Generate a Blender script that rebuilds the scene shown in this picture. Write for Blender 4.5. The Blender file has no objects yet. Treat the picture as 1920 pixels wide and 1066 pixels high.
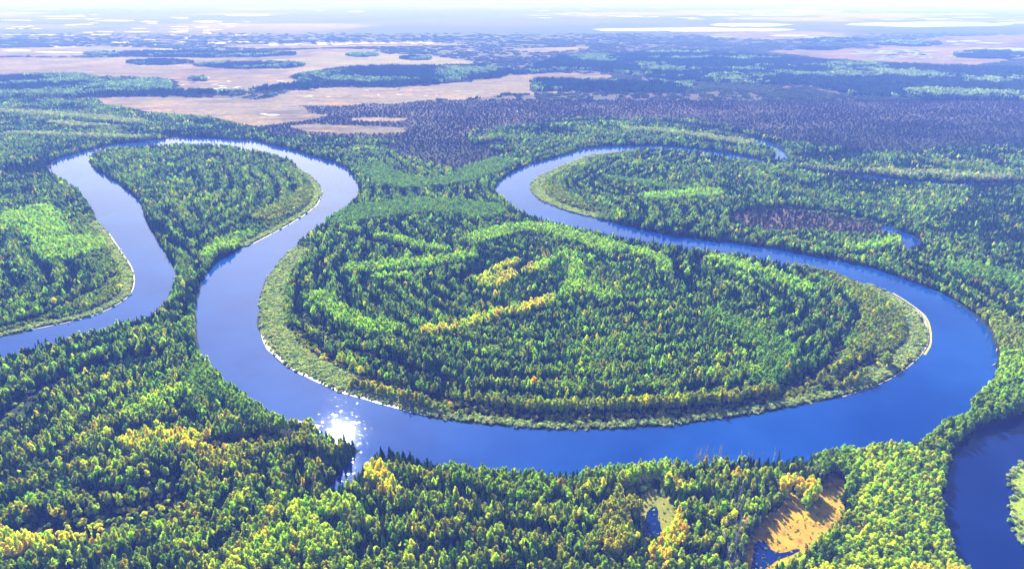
import bpy, math, random
import numpy as np
from mathutils import Vector
from mathutils.geometry import tessellate_polygon

# ------------------------------------------------------------------ camera, sky, sun, exposure
S = bpy.context.scene
COL = S.collection
H = 300.0                      # drone altitude above the river plain (m)
PITCH = math.radians(22.34)
F = 1297.0                     # focal length in units of a 1920-wide frame
cp, sp = math.cos(PITCH), math.sin(PITCH)

cam_d = bpy.data.cameras.new('camera')
cam = bpy.data.objects.new('camera', cam_d)
COL.objects.link(cam)
cam.location = (0, 0, H)
cam.rotation_euler = (math.pi/2 - PITCH, 0, 0)
cam_d.sensor_width = 36.0
cam_d.lens = F/1920*36
cam_d.clip_start = 1.0
cam_d.clip_end = 600000.0
S.camera = cam

SUN_PX = (640, 835)            # where the sun's mirror image lies on the river
u_, v_ = (SUN_PX[0]-960)/F, (533-SUN_PX[1])/F
sd = Vector((u_, cp+v_*sp, sp-v_*cp)).normalized()     # mirrored ray = direction to the sun
sun_el = math.asin(sd.z)
sun_az = math.atan2(sd.x, sd.y)

W = bpy.data.worlds.new('World')
S.world = W
W.use_nodes = True
nt = W.node_tree
nt.nodes.clear()
wo = nt.nodes.new('ShaderNodeOutputWorld')
bg = nt.nodes.new('ShaderNodeBackground')
sky = nt.nodes.new('ShaderNodeTexSky')
sky.sky_type = 'NISHITA'
sky.sun_disc = False
sky.sun_elevation = sun_el
sky.sun_rotation = sun_az
sky.altitude = 300
sky.air_density = 1.0
sky.dust_density = 1.9
sky.ozone_density = 3.0
bg.inputs['Strength'].default_value = 0.065
nt.links.new(sky.outputs[0], bg.inputs[0])
nt.links.new(bg.outputs[0], wo.inputs[0])

sl = bpy.data.lights.new('sun', 'SUN')
sl.energy = 5.0
sl.angle = math.radians(0.5)
sl.color = (1.0, 0.94, 0.83)
so = bpy.data.objects.new('sun', sl)
COL.objects.link(so)
so.rotation_euler = (-sd).to_track_quat('-Z', 'Y').to_euler()

S.view_settings.view_transform = 'Standard'
S.view_settings.look = 'None'
S.view_settings.gamma = 1
S.view_settings.exposure = 1.8
S.render.engine = 'CYCLES'
c = S.cycles
c.max_bounces = 4; c.diffuse_bounces = 3; c.glossy_bounces = 2
c.transmission_bounces = 2; c.transparent_max_bounces = 4; c.volume_bounces = 0
c.caustics_reflective = False; c.caustics_refractive = False
c.sample_clamp_indirect = 4.0
c.use_denoising = True
c.use_adaptive_sampling = False

# ------------------------------------------------------------------ map helpers
# The ground was surveyed from the photograph: a point of the photo is carried down its sight line
# to the height z of what is seen there, which gives its place on the plain in metres.
def at(px, py, z=0.0):
    px = np.asarray(px, float); py = np.asarray(py, float)
    u = (px-960)/F; v = (533-py)/F
    dy = cp+v*sp; dz = -sp+v*cp
    t = (H-z)/-dz
    return u*t, dy*t
def pix(X, Y, Z=0.0):
    d = Y*cp+(H-Z)*sp
    d = np.maximum(d, 1.0)
    return 960+F*X/d, 533-F*(Y*sp-(H-Z)*cp)/d
ZH = {'s': 0.0, 'n': 12.0, 'm': 6.0, 'f': -12.0, 'g': -6.0}
def trace(pts):
    out = []
    for p in pts:
        z = ZH[p[2]] if len(p) > 2 else 0.0
        x, y = at(p[0], p[1], z)
        out.append((float(x), float(y)))
    return np.array(out)
def smooth(P, n=6, closed=False):
    P = np.asarray(P, float); N = len(P)
    out = []
    rng = range(N) if closed else range(N-1)
    for i in rng:
        if closed:
            p0, p1, p2, p3 = P[(i-1) % N], P[i], P[(i+1) % N], P[(i+2) % N]
        else:
            p0, p1, p2, p3 = P[max(i-1, 0)], P[i], P[i+1], P[min(i+2, N-1)]
        # centripetal Catmull-Rom
        def tt(a, b, t): return t+max(np.linalg.norm(b-a), 1e-4)**0.5
        t0 = 0.0; t1 = tt(p0, p1, t0); t2 = tt(p1, p2, t1); t3 = tt(p2, p3, t2)
        for k in range(n):
            t = t1+(t2-t1)*k/n
            A1 = (t1-t)/(t1-t0)*p0+(t-t0)/(t1-t0)*p1
            A2 = (t2-t)/(t2-t1)*p1+(t-t1)/(t2-t1)*p2
            A3 = (t3-t)/(t3-t2)*p2+(t-t2)/(t3-t2)*p3
            B1 = (t2-t)/(t2-t0)*A1+(t-t0)/(t2-t0)*A2
            B2 = (t3-t)/(t3-t1)*A2+(t-t1)/(t3-t1)*A3
            out.append((t2-t)/(t2-t1)*B1+(t-t1)/(t2-t1)*B2)
    if not closed: out.append(P[-1])
    return np.array(out)
def _hash(ix, iy, seed):
    h = (ix*374761393+iy*668265263+seed*1442695041) & 0xFFFFFFFF
    h = ((h ^ (h >> 13))*1274126177) & 0xFFFFFFFF
    return ((h ^ (h >> 16)) & 0xFFFF)/65535.0
def vnoise(x, y, scale, seed=0, octaves=1):
    tot = np.zeros_like(x, float); amp = 1.0; s = 0.0
    for o in range(octaves):
        fx = x/scale; fy = y/scale
        ix = np.floor(fx).astype(np.int64); iy = np.floor(fy).astype(np.int64)
        tx = fx-ix; ty = fy-iy
        tx = tx*tx*(3-2*tx); ty = ty*ty*(3-2*ty)
        a = _hash(ix, iy, seed+o); b = _hash(ix+1, iy, seed+o)
        c_ = _hash(ix, iy+1, seed+o); d = _hash(ix+1, iy+1, seed+o)
        tot += amp*((a*(1-tx)+b*tx)*(1-ty)+(c_*(1-tx)+d*tx)*ty)
        s += amp; amp *= 0.5; scale = scale*0.5
    return tot/s
def inside(X, Y, poly):
    P = np.asarray(poly); res = np.zeros(len(X), bool)
    bb = (X >= P[:, 0].min()) & (X <= P[:, 0].max()) & (Y >= P[:, 1].min()) & (Y <= P[:, 1].max())
    idx = np.nonzero(bb)[0]
    if len(idx) == 0: return res
    x = X[idx]; y = Y[idx]; r = np.zeros(len(idx), bool)
    for i in range(len(P)):
        x1, y1 = P[i-1]; x2, y2 = P[i]
        if y1 == y2: continue
        c_ = ((y1 > y) != (y2 > y)) & (x < (x2-x1)*(y-y1)/(y2-y1)+x1)
        r ^= c_
    res[idx] = r
    return res
def pdist(X, Y, line, rmax=80.0):
    """distance to a polyline (capped at rmax)"""
    P = np.asarray(line); D = np.full(len(X), rmax)
    for i in range(len(P)-1):
        a = P[i]; b = P[i+1]
        m = (X > min(a[0], b[0])-rmax) & (X < max(a[0], b[0])+rmax) & (Y > min(a[1], b[1])-rmax) & (Y < max(a[1], b[1])+rmax)
        k = np.nonzero(m)[0]
        if len(k) == 0: continue
        d = b-a; L = d@d+1e-9
        t = np.clip(((X[k]-a[0])*d[0]+(Y[k]-a[1])*d[1])/L, 0, 1)
        D[k] = np.minimum(D[k], np.hypot(X[k]-a[0]-t*d[0], Y[k]-a[1]-t*d[1]))
    return D

# ------------------------------------------------------------------ the map
left_bank = [(-300,712,'s'),(-60,648,'s'),(0,633,'s'),(30,628,'s'),(75,614,'s'),(130,604,'s'),(185,588,'s'),(225,568,'s'),
 (246,549,'s'),(251,528,'s'),(248,504,'s'),(230,476,'s'),(204,437,'s'),(186,419,'s'),(176,401,'s'),(163,379,'s'),
 (140,356,'s'),(111,336,'s'),(95,327,'s'),(94,319,'g'),(115,308,'f'),(145,298,'f'),(179,289,'f'),(216,281,'f'),
 (277,270,'g'),(341,263,'g'),(405,264,'g'),(446,267,'g'),(473,272,'f'),(507,281,'f'),(540,289,'f'),(594,306,'f'),(640,321,'f'),
 (660,333,'g'),(671,347,'s'),(670,358,'m'),(660,369,'n'),(640,386,'n'),(601,413,'n'),(570,434,'n'),(552,455,'m'),(540,473,'s'),
 (520,494,'s'),(500,522,'s'),(489,551,'s'),(484,590,'s'),(487,622,'s'),(503,655,'s'),(540,688,'s'),(590,714,'s'),(640,736,'s'),
 (690,750,'s'),(755,769,'s'),(840,789,'s'),(940,800,'s'),(1040,806,'s'),(1140,805,'s'),(1280,796,'s'),(1380,783,'s'),
 (1480,764,'s'),(1580,744,'s'),(1650,720,'s'),(1695,694,'s'),(1727,665,'s'),(1740,643,'s'),(1738,618,'s'),(1727,593,'s'),
 (1704,573,'s'),(1668,550,'s'),(1634,533,'s'),(1604,521,'m'),(1567,507,'m'),(1516,494,'n'),(1449,482,'n'),(1408,473,'n'),
 (1347,465,'n'),(1280,456,'n'),(1224,448,'n'),(1157,435,'n'),(1106,423,'n'),(1062,415,'n'),(1015,403,'n'),(978,391,'n'),
 (960,385,'m'),(944,377,'s'),(932,368,'s'),(928,359,'s'),(934,349,'g'),(964,332,'f'),(1005,316,'f'),(1045,305,'f'),(1089,291,'f'),
 (1130,280,'g'),(1180,274,'s'),(1230,273,'s'),(1280,277,'s'),(1347,285,'s'),(1400,294,'s'),(1455,309,'s'),(1550,325,'s'),
 (1640,336,'g'),(1720,347,'g'),(1800,350,'g'),(1860,349,'g'),(1960,345,'g'),(2120,330,'s'),(2300,322,'s')]
right_bank = [(-300,735,'n'),(-60,668,'n'),(15,651,'n'),(60,639,'n'),(120,623,'n'),(215,598,'n'),(280,580,'n'),(306,556,'n'),
 (322,535,'m'),(331,519,'s'),(322,500,'g'),(298,467,'f'),(277,430,'f'),(270,403,'f'),(250,376,'f'),(197,340,'f'),(174,322,'f'),
 (169,306,'g'),(172,297,'s'),(186,289,'s'),(216,282,'s'),(277,269,'n'),(341,266,'n'),(405,267,'n'),(473,276,'n'),
 (527,293,'m'),(567,314,'m'),(594,340,'s'),(604,359,'s'),(594,384,'s'),(554,414,'s'),(507,440,'s'),(470,459,'s'),
 (437,482,'g'),(422,497,'f'),(398,523,'f'),(378,545,'g'),(368,575,'s'),(367,610,'m'),(373,645,'n'),(397,678,'n'),(440,716,'n'),
 (500,758,'n'),(538,780,'n'),(552,790,'m'),(575,795,'s'),(600,800,'m'),(625,803,'n'),(660,812,'n'),(705,826,'n'),(750,835,'n'),(840,859,'n'),
 (930,868,'n'),(1040,871,'n'),(1115,867,'n'),(1165,860,'n'),(1255,853,'n'),(1280,855,'n'),(1355,848,'n'),(1405,846,'n'),(1480,845,'n'),
 (1540,836,'n'),(1620,823,'n'),(1705,810,'n'),(1745,797,'n'),(1780,772,'n'),(1822,753,'n'),(1840,733,'m'),(1862,710,'m'),
 (1868,690,'s'),(1869,658,'s'),(1860,630,'s'),(1836,599,'s'),(1805,574,'s'),(1780,558,'s'),(1736,538,'s'),(1685,519,'s'),
 (1635,503,'s'),(1584,491,'s'),(1516,478,'s'),(1449,466,'s'),(1381,456,'s'),(1280,445,'s'),(1214,433,'s'),(1157,419,'s'),
 (1096,405,'s'),(1045,391,'s'),(1011,375,'s'),(996,359,'s'),(994,345,'s'),(1010,331,'s'),(1038,318,'s'),(1076,302,'s'),
 (1106,291,'s'),(1147,287,'s'),(1200,284,'s'),(1280,288,'s'),(1347,297,'s'),(1415,308,'s'),(1460,315,'s'),
 (1540,329.5,'s'),(1640,341,'s'),(1719,351.5,'s'),(1800,353.5,'s'),(1860,352.5,'s'),(1960,349,'s'),(2120,336,'s'),(2300,328,'s')]
LB = smooth(trace(left_bank), 5)
RB = smooth(trace(right_bank), 5)
def wobble(P, amp, scale, seed):
    P = P.copy()
    d = np.hypot(P[:, 0], P[:, 1])
    a = amp
    P[:, 0] += (vnoise(P[:, 0], P[:, 1], scale, seed, 2)-.5)*2*a
    P[:, 1] += (vnoise(P[:, 0], P[:, 1], scale, seed+7, 2)-.5)*2*a
    return P
LB = wobble(LB, 2.0, 14, 3); RB = wobble(RB, 2.5, 14, 5)
RIVER = np.vstack([LB, RB[::-1]])

def area(pts, n=5, amp=1.5, scale=10, seed=1):
    return wobble(smooth(trace(pts), n, True), amp, scale, seed)
SIDE_RIVER = area([(2250,800,'s'),(2080,790,'f'),(1920,802,'f'),(1862,818,'f'),(1822,836,'f'),(1800,853,'f'),(1778,880,'s'),(1770,930,'s'),
 (1776,975,'m'),(1790,1020,'m'),(1815,1063,'m'),(1850,1140,'m'),(1900,1300,'s'),(2700,1300,'s')], 6)
GRASS_ISLE = area([(1896,888),(1903,920),(1893,950),(1905,985),(1916,1015),(1940,1040),(2000,1100),(2150,1060),(2200,960),(2100,900),(2000,870),(1925,868)], 5, 2.0, 5, 8)
INLET = area([(716,845),(706,863),(690,886),(671,903),(650,918),(634,927),(619,916),(630,898),(643,881),(656,865),(668,851),(686,838),(712,830)], 4, .6)
BOG_POND = area([(1222,952),(1232,950),(1234,968),(1238,985),(1243,1000),(1232,1012),(1215,1020),(1205,1018),(1207,985),(1212,962)], 4, .8, 5)
FEN = area([(1205,930),(1222,912),(1236,925),(1262,940),(1268,985),(1255,1010),(1222,1024),(1200,1016),(1198,975),(1202,945)], 4, 1, 6)
BOG = area([(1482,922),(1500,935),(1515,955),(1530,935),(1545,905),(1562,890),(1585,905),(1584,940),(1580,975),(1560,1000),(1535,1030),(1500,1052),
 (1460,1075),(1400,1090),(1385,1060),(1398,1030),(1410,1000),(1425,985),(1440,965),(1465,950)], 4, 1.5, 8, 4)
CREEK = area([(1415,1018),(1430,1012),(1440,1022),(1452,1034),(1470,1036),(1492,1028),(1500,1030),(1480,1042),(1458,1050),(1440,1062),(1425,1080),(1408,1080),(1412,1045)], 4, .8, 4)
OXBOW = area([(1660,424),(1680,431),(1700,437),(1722,452),(1731,462),(1712,470),(1692,472),(1686,462),(1690,452),(1674,442),(1655,434)], 4, 1.5, 12)
MARSH = area([(1375,400),(1420,392),(1470,391),(1530,401),(1600,414),(1650,428),(1680,440),(1660,450),(1600,449),(1540,440),(1480,443),(1420,436),(1380,422)], 4, 3, 20)
OLD_CHANNEL = area([(893,266),(884,258),(895,250),(930,236),(1000,231),(1100,227),(1200,227),(1280,231),(1340,241),(1400,254),(1425,262),(1462,276),(1476,292),
 (1474,302),(1452,304),(1446,296),(1456,290),(1440,280),(1400,268),(1340,252),(1270,239),(1200,233),(1100,233),(1000,238),(940,246),(905,256),(900,265)], 4, 3, 30)
POND_R = area([(1412,258),(1440,266),(1463,277),(1477,292),(1473,303),(1448,304),(1440,300),(1456,291),(1440,278),(1415,266)], 4, 3, 20)
WATERS = [RIVER, SIDE_RIVER, INLET, BOG_POND, CREEK, OXBOW, POND_R]

# shrub bars along the inner banks: shore line, width of the shrub belt (m), width of the young birch belt (m)
def sub(a, b, L=LB, raw=left_bank): return L[a*5:(b)*5+1]
BARS = [(smooth(trace([(-60,648),(0,633),(75,614),(130,604),(185,588),(225,568),(246,549),(251,528),(248,504),(230,476),(204,437),(186,419)])), 13, 42),
        (smooth(trace([(540,473),(520,494),(500,522),(489,551),(484,590),(487,622),(503,655),(540,688),(590,714),(640,736)])), 26, 36),
        (smooth(trace([(640,736),(690,750),(755,769),(840,789),(940,800),(1040,806),(1140,805),(1280,796),(1380,783),(1480,764),(1580,744),(1650,720),(1695,694)])), 9, 13),
        (smooth(trace([(1650,720),(1695,694),(1727,665),(1740,643),(1738,618),(1727,593),(1704,573),(1668,550),(1634,533),(1604,521)])), 20, 60),
        (smooth(trace([(567,318),(594,340),(604,359),(594,384),(554,414),(507,440),(470,459)])), 14, 40),
        (smooth(trace([(1147,285),(1106,291),(1076,302),(1038,318),(1010,331),(994,345),(996,359),(1011,375),(1045,391),(1096,405)])), 22, 60)]
GAPS = [([(-40,800,'n'),(0,776,'n'),(50,732,'n'),(100,703,'n'),(150,683,'n'),(200,668,'n'),(260,656,'n')], 15),
        ([(55,970,'n'),(100,972,'n'),(160,967,'n'),(212,947,'n'),(275,930,'n'),(310,922,'n')], 17),
        ([(405,815,'n'),(440,813,'n'),(475,808,'n'),(530,805,'n')], 15),
        ([(150,908,'n'),(200,903,'n'),(250,893,'n'),(320,878,'n')], 10),
        ([(640,427,'n'),(690,440,'n'),(735,449,'n'),(790,468,'n')], 11),
        ([(853,508,'n'),(880,508,'n'),(893,500,'n')], 16), ([(955,500,'n'),(1000,484,'n'),(1045,468,'n')], 9),
        ([(700,506,'n'),(760,503,'n')], 8), ([(900,470,'n'),(930,475,'n')], 12),
        ([(545,600,'n'),(570,622,'n'),(606,652,'n'),(660,688,'n'),(740,722,'m'),(850,752,'m'),(1000,775,'m'),(1200,772,'m'),(1400,755,'m'),(1560,712,'m'),(1640,668,'m')], 10),
        ([(555,570,'n'),(600,602,'n'),(640,634,'n'),(680,650,'n'),(760,674,'n'),(860,702,'n')], 11),
        ([(1580,628,'n'),(1560,668,'n'),(1520,693,'n'),(1470,713,'n')], 9),
         ([(1190,905,'n'),(1212,900,'n'),(1225,890,'n')], 13),
        ([(0,245,'n'),(60,238,'n'),(200,236,'n'),(330,250,'n')], 22), ([(0,222,'n'),(100,222,'n'),(260,230,'n')], 22),
        ([(0,308,'n'),(100,300,'n'),(150,292,'n')], 20), ([(1780,290,'n'),(1860,300,'n'),(1920,305,'n')], 25),
        ([(1160,480,'n'),(1190,490,'n')], 9), ([(1500,360,'n'),(1700,392,'n')], 10),
        ([(100,560,'n'),(180,530,'n'),(210,500,'n')], 8), ([(-20,600,'n'),(60,580,'n'),(150,545,'n')], 7)]
GAPS.append(([(1470,392),(1540,399),(1600,409),(1665,428)], 18))
GAPS = [(smooth(trace(p)), w) for p, w in GAPS]
DARK, PINE, GREEN, LIME, YEL, ORA, OLI, PALE = range(8)
TINT = np.array([(0.032,0.092,0.014),(0.105,0.200,0.010),(0.225,0.375,0.007),(0.43,0.60,0.005),(0.72,0.62,0.006),
                 (0.76,0.54,0.008),(0.31,0.37,0.007),(0.42,0.47,0.25)])
PATCH = [([(662,497),(730,492),(819,484),(887,470)],15,LIME),([(715,512),(740,506),(760,512)],10,LIME),([(640,422),(668,424)],7,LIME),
 ([(690,442),(740,440),(775,452),(830,462)],11,LIME),([(895,508),(925,524),(950,508)],14,YEL),([(925,500),(968,484)],7,YEL),
 ([(978,495),(1022,478),(1032,472)],8,ORA),([(985,503),(1015,498)],9,YEL),([(1020,492),(1060,468),(1080,490),(1075,522),(1060,548)],10,LIME),
 ([(805,612),(860,605),(920,585),(970,574),(1010,562),(1032,552)],9,YEL),([(985,568),(1012,560)],5,ORA),([(600,550),(640,580),(690,605),(725,610)],14,LIME),
 ([(1095,525),(1110,540),(1150,552)],9,LIME),([(1195,465),(1240,482),(1250,502)],12,LIME),([(900,440),(1000,420),(1080,440),(1150,460)],22,LIME),
 ([(548,605),(600,660),(700,706),(830,738)],14,OLI),([(830,738),(1000,757),(1200,752),(1400,737),(1550,692),(1620,642)],12,OLI),
 ([(600,645),(700,700),(760,720)],8,YEL),([(1500,480),(1580,500),(1640,545),(1665,600),(1655,650),(1600,692)],30,OLI),
 ([(245,818),(330,812),(392,818)],12,YEL),([(-20,1010),(60,990),(130,975)],17,YEL),([(400,855),(480,828),(560,808)],11,OLI),
 ([(450,1050),(560,980),(600,1010)],12,LIME),([(250,765),(300,740),(400,700)],12,LIME),([(380,700),(440,720),(520,780)],18,GREEN),
 ([(1150,862),(1200,870),(1225,865)],18,LIME),([(1890,640),(1880,700),(1860,745)],22,LIME),([(1600,860),(1680,850),(1720,900),(1700,980),(1740,1060),(1640,1040)],34,GREEN),
 ([(1560,1080),(1650,1090),(1780,1080)],16,YEL),([(1480,900),(1500,895)],7,ORA),([(1510,930),(1525,925),(1540,900)],8,YEL),([(1262,960),(1268,990),(1240,1030)],9,YEL),
 ([(400,470),(440,440),(470,430)],18,LIME),([(500,400),(560,370),(590,345)],24,OLI),([(1225,364),(1335,356)],26,LIME),([(1020,345),(1080,380)],22,OLI),
 ([(1478,480),(1512,475)],10,ORA),([(1600,460),(1690,448)],13,LIME),([(1760,300),(1850,303)],14,OLI),([(1650,318),(1760,322),(1880,328)],24,PALE),([(900,268),(915,258)],22,PALE),
 ([(1180,238),(1280,246),(1400,264)],26,PALE),([(1480,305),(1600,318)],22,PALE),([(0,420),(60,390),(120,470),(180,440)],30,LIME),([(120,590),(200,560),(225,500)],20,OLI),
 ([(100,610),(180,580),(235,545)],10,PALE),([(0,205),(140,214),(260,225)],30,PALE),([(100,226),(220,238)],24,PALE),([(20,246),(330,256)],20,PALE),([(1150,862),(1100,866)],10,GREEN),([(1190,905),(1170,930),(1150,1000)],12,OLI),
 ([(880,870),(930,880),(1000,900)],18,GREEN),([(700,870),(720,900)],8,YEL),([(640,930),(610,940),(560,950)],10,LIME),([(1240,345),(1150,330)],20,GREEN),
 ([(1350,480),(1420,500),(1500,530)],16,LIME),([(1350,590),(1450,640),(1450,700)],20,GREEN),([(1800,580),(1860,600),(1920,640)],30,OLI),([(1820,500),(1900,520)],30,GREEN),
 ([(700,310),(760,340),(860,330),(940,300)],40,GREEN),([(650,400),(800,380),(900,390)],50,GREEN)]
PATCH = [(smooth(trace([(a, b, 'n') for a, b in p]), 3), w, k) for p, w, k in PATCH]
def far_area(p):
    P = smooth(trace(p), 5, True); d = np.hypot(P[:, 0], P[:, 1]).mean()
    return wobble(P, d*.016, d*.035, 2)
BOGS = [far_area(p) for p in [
 [(-400,112),(0,108),(150,108),(300,106),(430,100),(600,92),(700,93),(720,100),(800,104),(885,118),(870,125),(760,127),(700,122),(560,142),(550,147),(570,152),(540,165),(480,170),(320,170),(325,155),(300,150),(250,147),(190,147),(140,140),(70,141),(0,144),(-400,150)],
 [(500,192),(530,173),(620,165),(760,163),(850,156),(960,142),(1060,137),(1150,142),(1120,152),(1180,168),(950,179),(800,190),(700,196),(560,200)],
 [(180,183),(330,183),(540,190),(570,210),(620,218),(480,236),(400,226),(300,216),(230,205)],
 [(540,236),(650,234),(760,240),(740,248),(650,252),(570,246)],
 [(1440,97),(1530,92),(1640,90),(1640,84),(1700,76),(1760,70),(1960,64),(2300,62),(2300,105),(1960,106),(1900,112),(1860,122),(1800,126),(1700,120),(1600,118),(1540,110)],
 [(1330,68),(1440,58),(1580,62),(1560,72),(1440,74)],[(960,96),(1000,90),(1100,88),(1050,97)],[(400,88),(560,82),(820,80),(860,84),(700,88),(500,92)],
 [(-400,92),(0,90),(200,88),(330,92),(260,104),(0,106),(-400,108)],[(660,222),(720,219),(770,222),(740,228),(680,228)]]]
def lens(cx, cy, hw, hh, n=22, seed=0):
    r = random.Random(seed*77+int(cx*3+cy*11))
    pts = []
    for k in range(n):
        a = 2*math.pi*k/n
        m = 1+r.uniform(-.22, .22)
        pts.append((cx+hw*math.cos(a)*(0.9+r.uniform(-.1, .1)), cy+hh*math.sin(a)*m))
    return trace(pts)
WOODS = [lens(*q) for q in [(470,124,112,5),(360,103,210,5),(300,118,65,4),(780,110,32,3),(680,104,35,3),(1855,104,75,7),(1700,82,70,5),(1560,76,70,4),(1540,92,45,2),(620,150,8,2),(375,150,16,2)]]
WOODS.append(far_area([(550,147),(600,137),(700,127),(800,127),(900,125),(960,140),(850,153),(760,161),(620,163),(520,172),(480,172),(560,157)]))
LAKES = [(1295,56,205,4.2),(1480,22,106,3.6),(1405,47,86,3.6),(1460,29,60,1.4),(1740,46,172,4.8),(1800,27,62,2),(1825,33,45,1.4),(1740,36,50,1.7),(1670,37,24,1),
 (1905,43,40,1.6),(1235,14.5,20,1.3),(1180,31,28,1.4),(1290,34,24,.9),(1350,29,42,1.2),(1480,67,40,2),(1545,70,42,1.7),(1350,70,26,1),(1240,59,20,.8),(1165,69,14,.7),
 (1785,78,14,1.8),(1820,77,22,1.6),(1855,81,30,1.4),(1800,83,16,1),(1885,93,48,3.2),(1830,91,20,1.5),(1700,95,36,1.3),(1740,96,30,1.2),(1650,98,16,1),
 (122,31,47,1),(115,35,34,.8),(30,38,34,.8),(48,39,15,.8),(215,39,40,1.5),(280,41,20,1.4),(80,18,44,.6),(60,54,20,1),(57,49,8,.7),(18,65,25,.7),(85,66,34,1),
 (128,67,13,.8),(190,65,22,1.1),(165,61,12,.8),(258,60,30,.8),(225,80,25,1.5),(245,87,15,1),(290,84,10,1),(120,88,26,1.2),(32,95,30,1.8),(100,98,40,1.4),
 (150,99,28,1),(220,97,46,1.4),(390,41,30,1.8),(465,29,50,1.4),(388,62,10,.8),(400,56,20,.7),(450,66,20,.9),(410,81,25,1.3),(445,79,30,1),(667,22,18,1),(600,20,8,.7),
 (550,83,20,1.6),(600,82,30,1.3),(660,81,40,1.3),(720,81,30,1),(790,82,24,1),(969,208,17,1.8),(510,216,18,1.8),(494,214,8,1.2),(517,174,10,1.2),(375,146,20,2),(605,203,8,1),(437,184,10,.8),
 (962,203,5,.8),(1520,36,20,.7),(1560,33,25,.7),(1010,29,25,.6),(830,12,8,.6),(880,95,5,.5),(1110,12,30,.7),(1640,22,30,.6),(1400,36,20,.7)]
rr = random.Random(5)
for k in range(26): LAKES.append((rr.uniform(500,900), rr.uniform(166,182), rr.uniform(3,9), rr.uniform(.4,.9)))
for k in range(22): LAKES.append((rr.uniform(340,560), rr.uniform(150,168), rr.uniform(3,10), rr.uniform(.4,.8)))
for k in range(60):
    LAKES.append((rr.gauss(1700,70), rr.uniform(95,112), rr.uniform(5,17), rr.uniform(.5,1.0)))
for k in range(36):
    LAKES.append((rr.uniform(480,830), rr.gauss(82,1.5), rr.uniform(6,18), rr.uniform(.4,.8)))
for k in range(46):
    LAKES.append((rr.uniform(-20,480), rr.uniform(28,100), rr.uniform(6,22), rr.uniform(.4,.9)))
for k in range(30):
    LAKES.append((rr.uniform(1000,1960), rr.uniform(14,40), rr.uniform(8,30), rr.uniform(.3,.7)))

# ------------------------------------------------------------------ mesh and node helpers
def mesh(name, V, Fc, mats, mi=None, attrs=None, smooth_=False):
    me = bpy.data.meshes.new(name)
    V = np.asarray(V, np.float32)
    if isinstance(Fc, np.ndarray):
        n, k = Fc.shape
        me.vertices.add(len(V)); me.vertices.foreach_set('co', V.ravel())
        me.loops.add(n*k); me.loops.foreach_set('vertex_index', Fc.ravel().astype(np.int32))
        me.polygons.add(n); me.polygons.foreach_set('loop_start', np.arange(0, n*k, k, dtype=np.int32))
        me.update(calc_edges=True)
    else:
        me.from_pydata([tuple(v) for v in V.tolist()], [], Fc)
    for m in mats: me.materials.append(m)
    if mi is not None: me.polygons.foreach_set('material_index', np.asarray(mi, np.int32))
    for nm, (typ, arr) in (attrs or {}).items():
        a = me.attributes.new(nm, typ, 'POINT')
        arr = np.asarray(arr)
        if typ == 'FLOAT': a.data.foreach_set('value', arr.astype(np.float32))
        elif typ == 'INT': a.data.foreach_set('value', arr.astype(np.int32))
        elif typ == 'FLOAT_VECTOR': a.data.foreach_set('vector', arr.astype(np.float32).ravel())
        elif typ == 'FLOAT_COLOR':
            a.data.foreach_set('color', np.hstack([arr, np.ones((len(arr), 1))]).astype(np.float32).ravel())
    if smooth_: me.polygons.foreach_set('use_smooth', [True]*len(me.polygons))
    me.update()
    return me
def obj(name, me, parent=None):
    o = bpy.data.objects.new(name, me); COL.objects.link(o)
    if parent: o.parent = parent
    return o
def tag(o, label=None, cat=None, group=None, kind=None):
    if label: o['label'] = label
    if cat: o['category'] = cat
    if group: o['group'] = group
    if kind: o['kind'] = kind
    return o
def sheet(name, polys, z, mat, label=None, cat=None):
    V = []; T = []
    for P in polys:
        b = len(V)
        V += [(p[0], p[1], z) for p in P]
        for t in tessellate_polygon([[Vector((p[0], p[1], 0)) for p in P]]):
            a, b2, c_ = [P[i] for i in t]
            if (b2[0]-a[0])*(c_[1]-a[1])-(b2[1]-a[1])*(c_[0]-a[0]) < 0: t = t[::-1]
            T.append(tuple(i+b for i in t))
    me = mesh(name, V, T, [mat])
    o = obj(name, me); tag(o, kind='structure', label=label)
    return o
def strip(line, w0, w1, side=1):
    """band beside a shore line, between offsets w0 and w1 (m, arrays or numbers)"""
    P = np.asarray(line); d = np.gradient(P, axis=0); n = np.stack([-d[:, 1], d[:, 0]], 1)
    n /= np.linalg.norm(n, axis=1)[:, None]+1e-9
    return np.vstack([P+n*np.reshape(w0, (-1, 1))*side, (P+n*np.reshape(w1, (-1, 1))*side)[::-1]])
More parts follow.
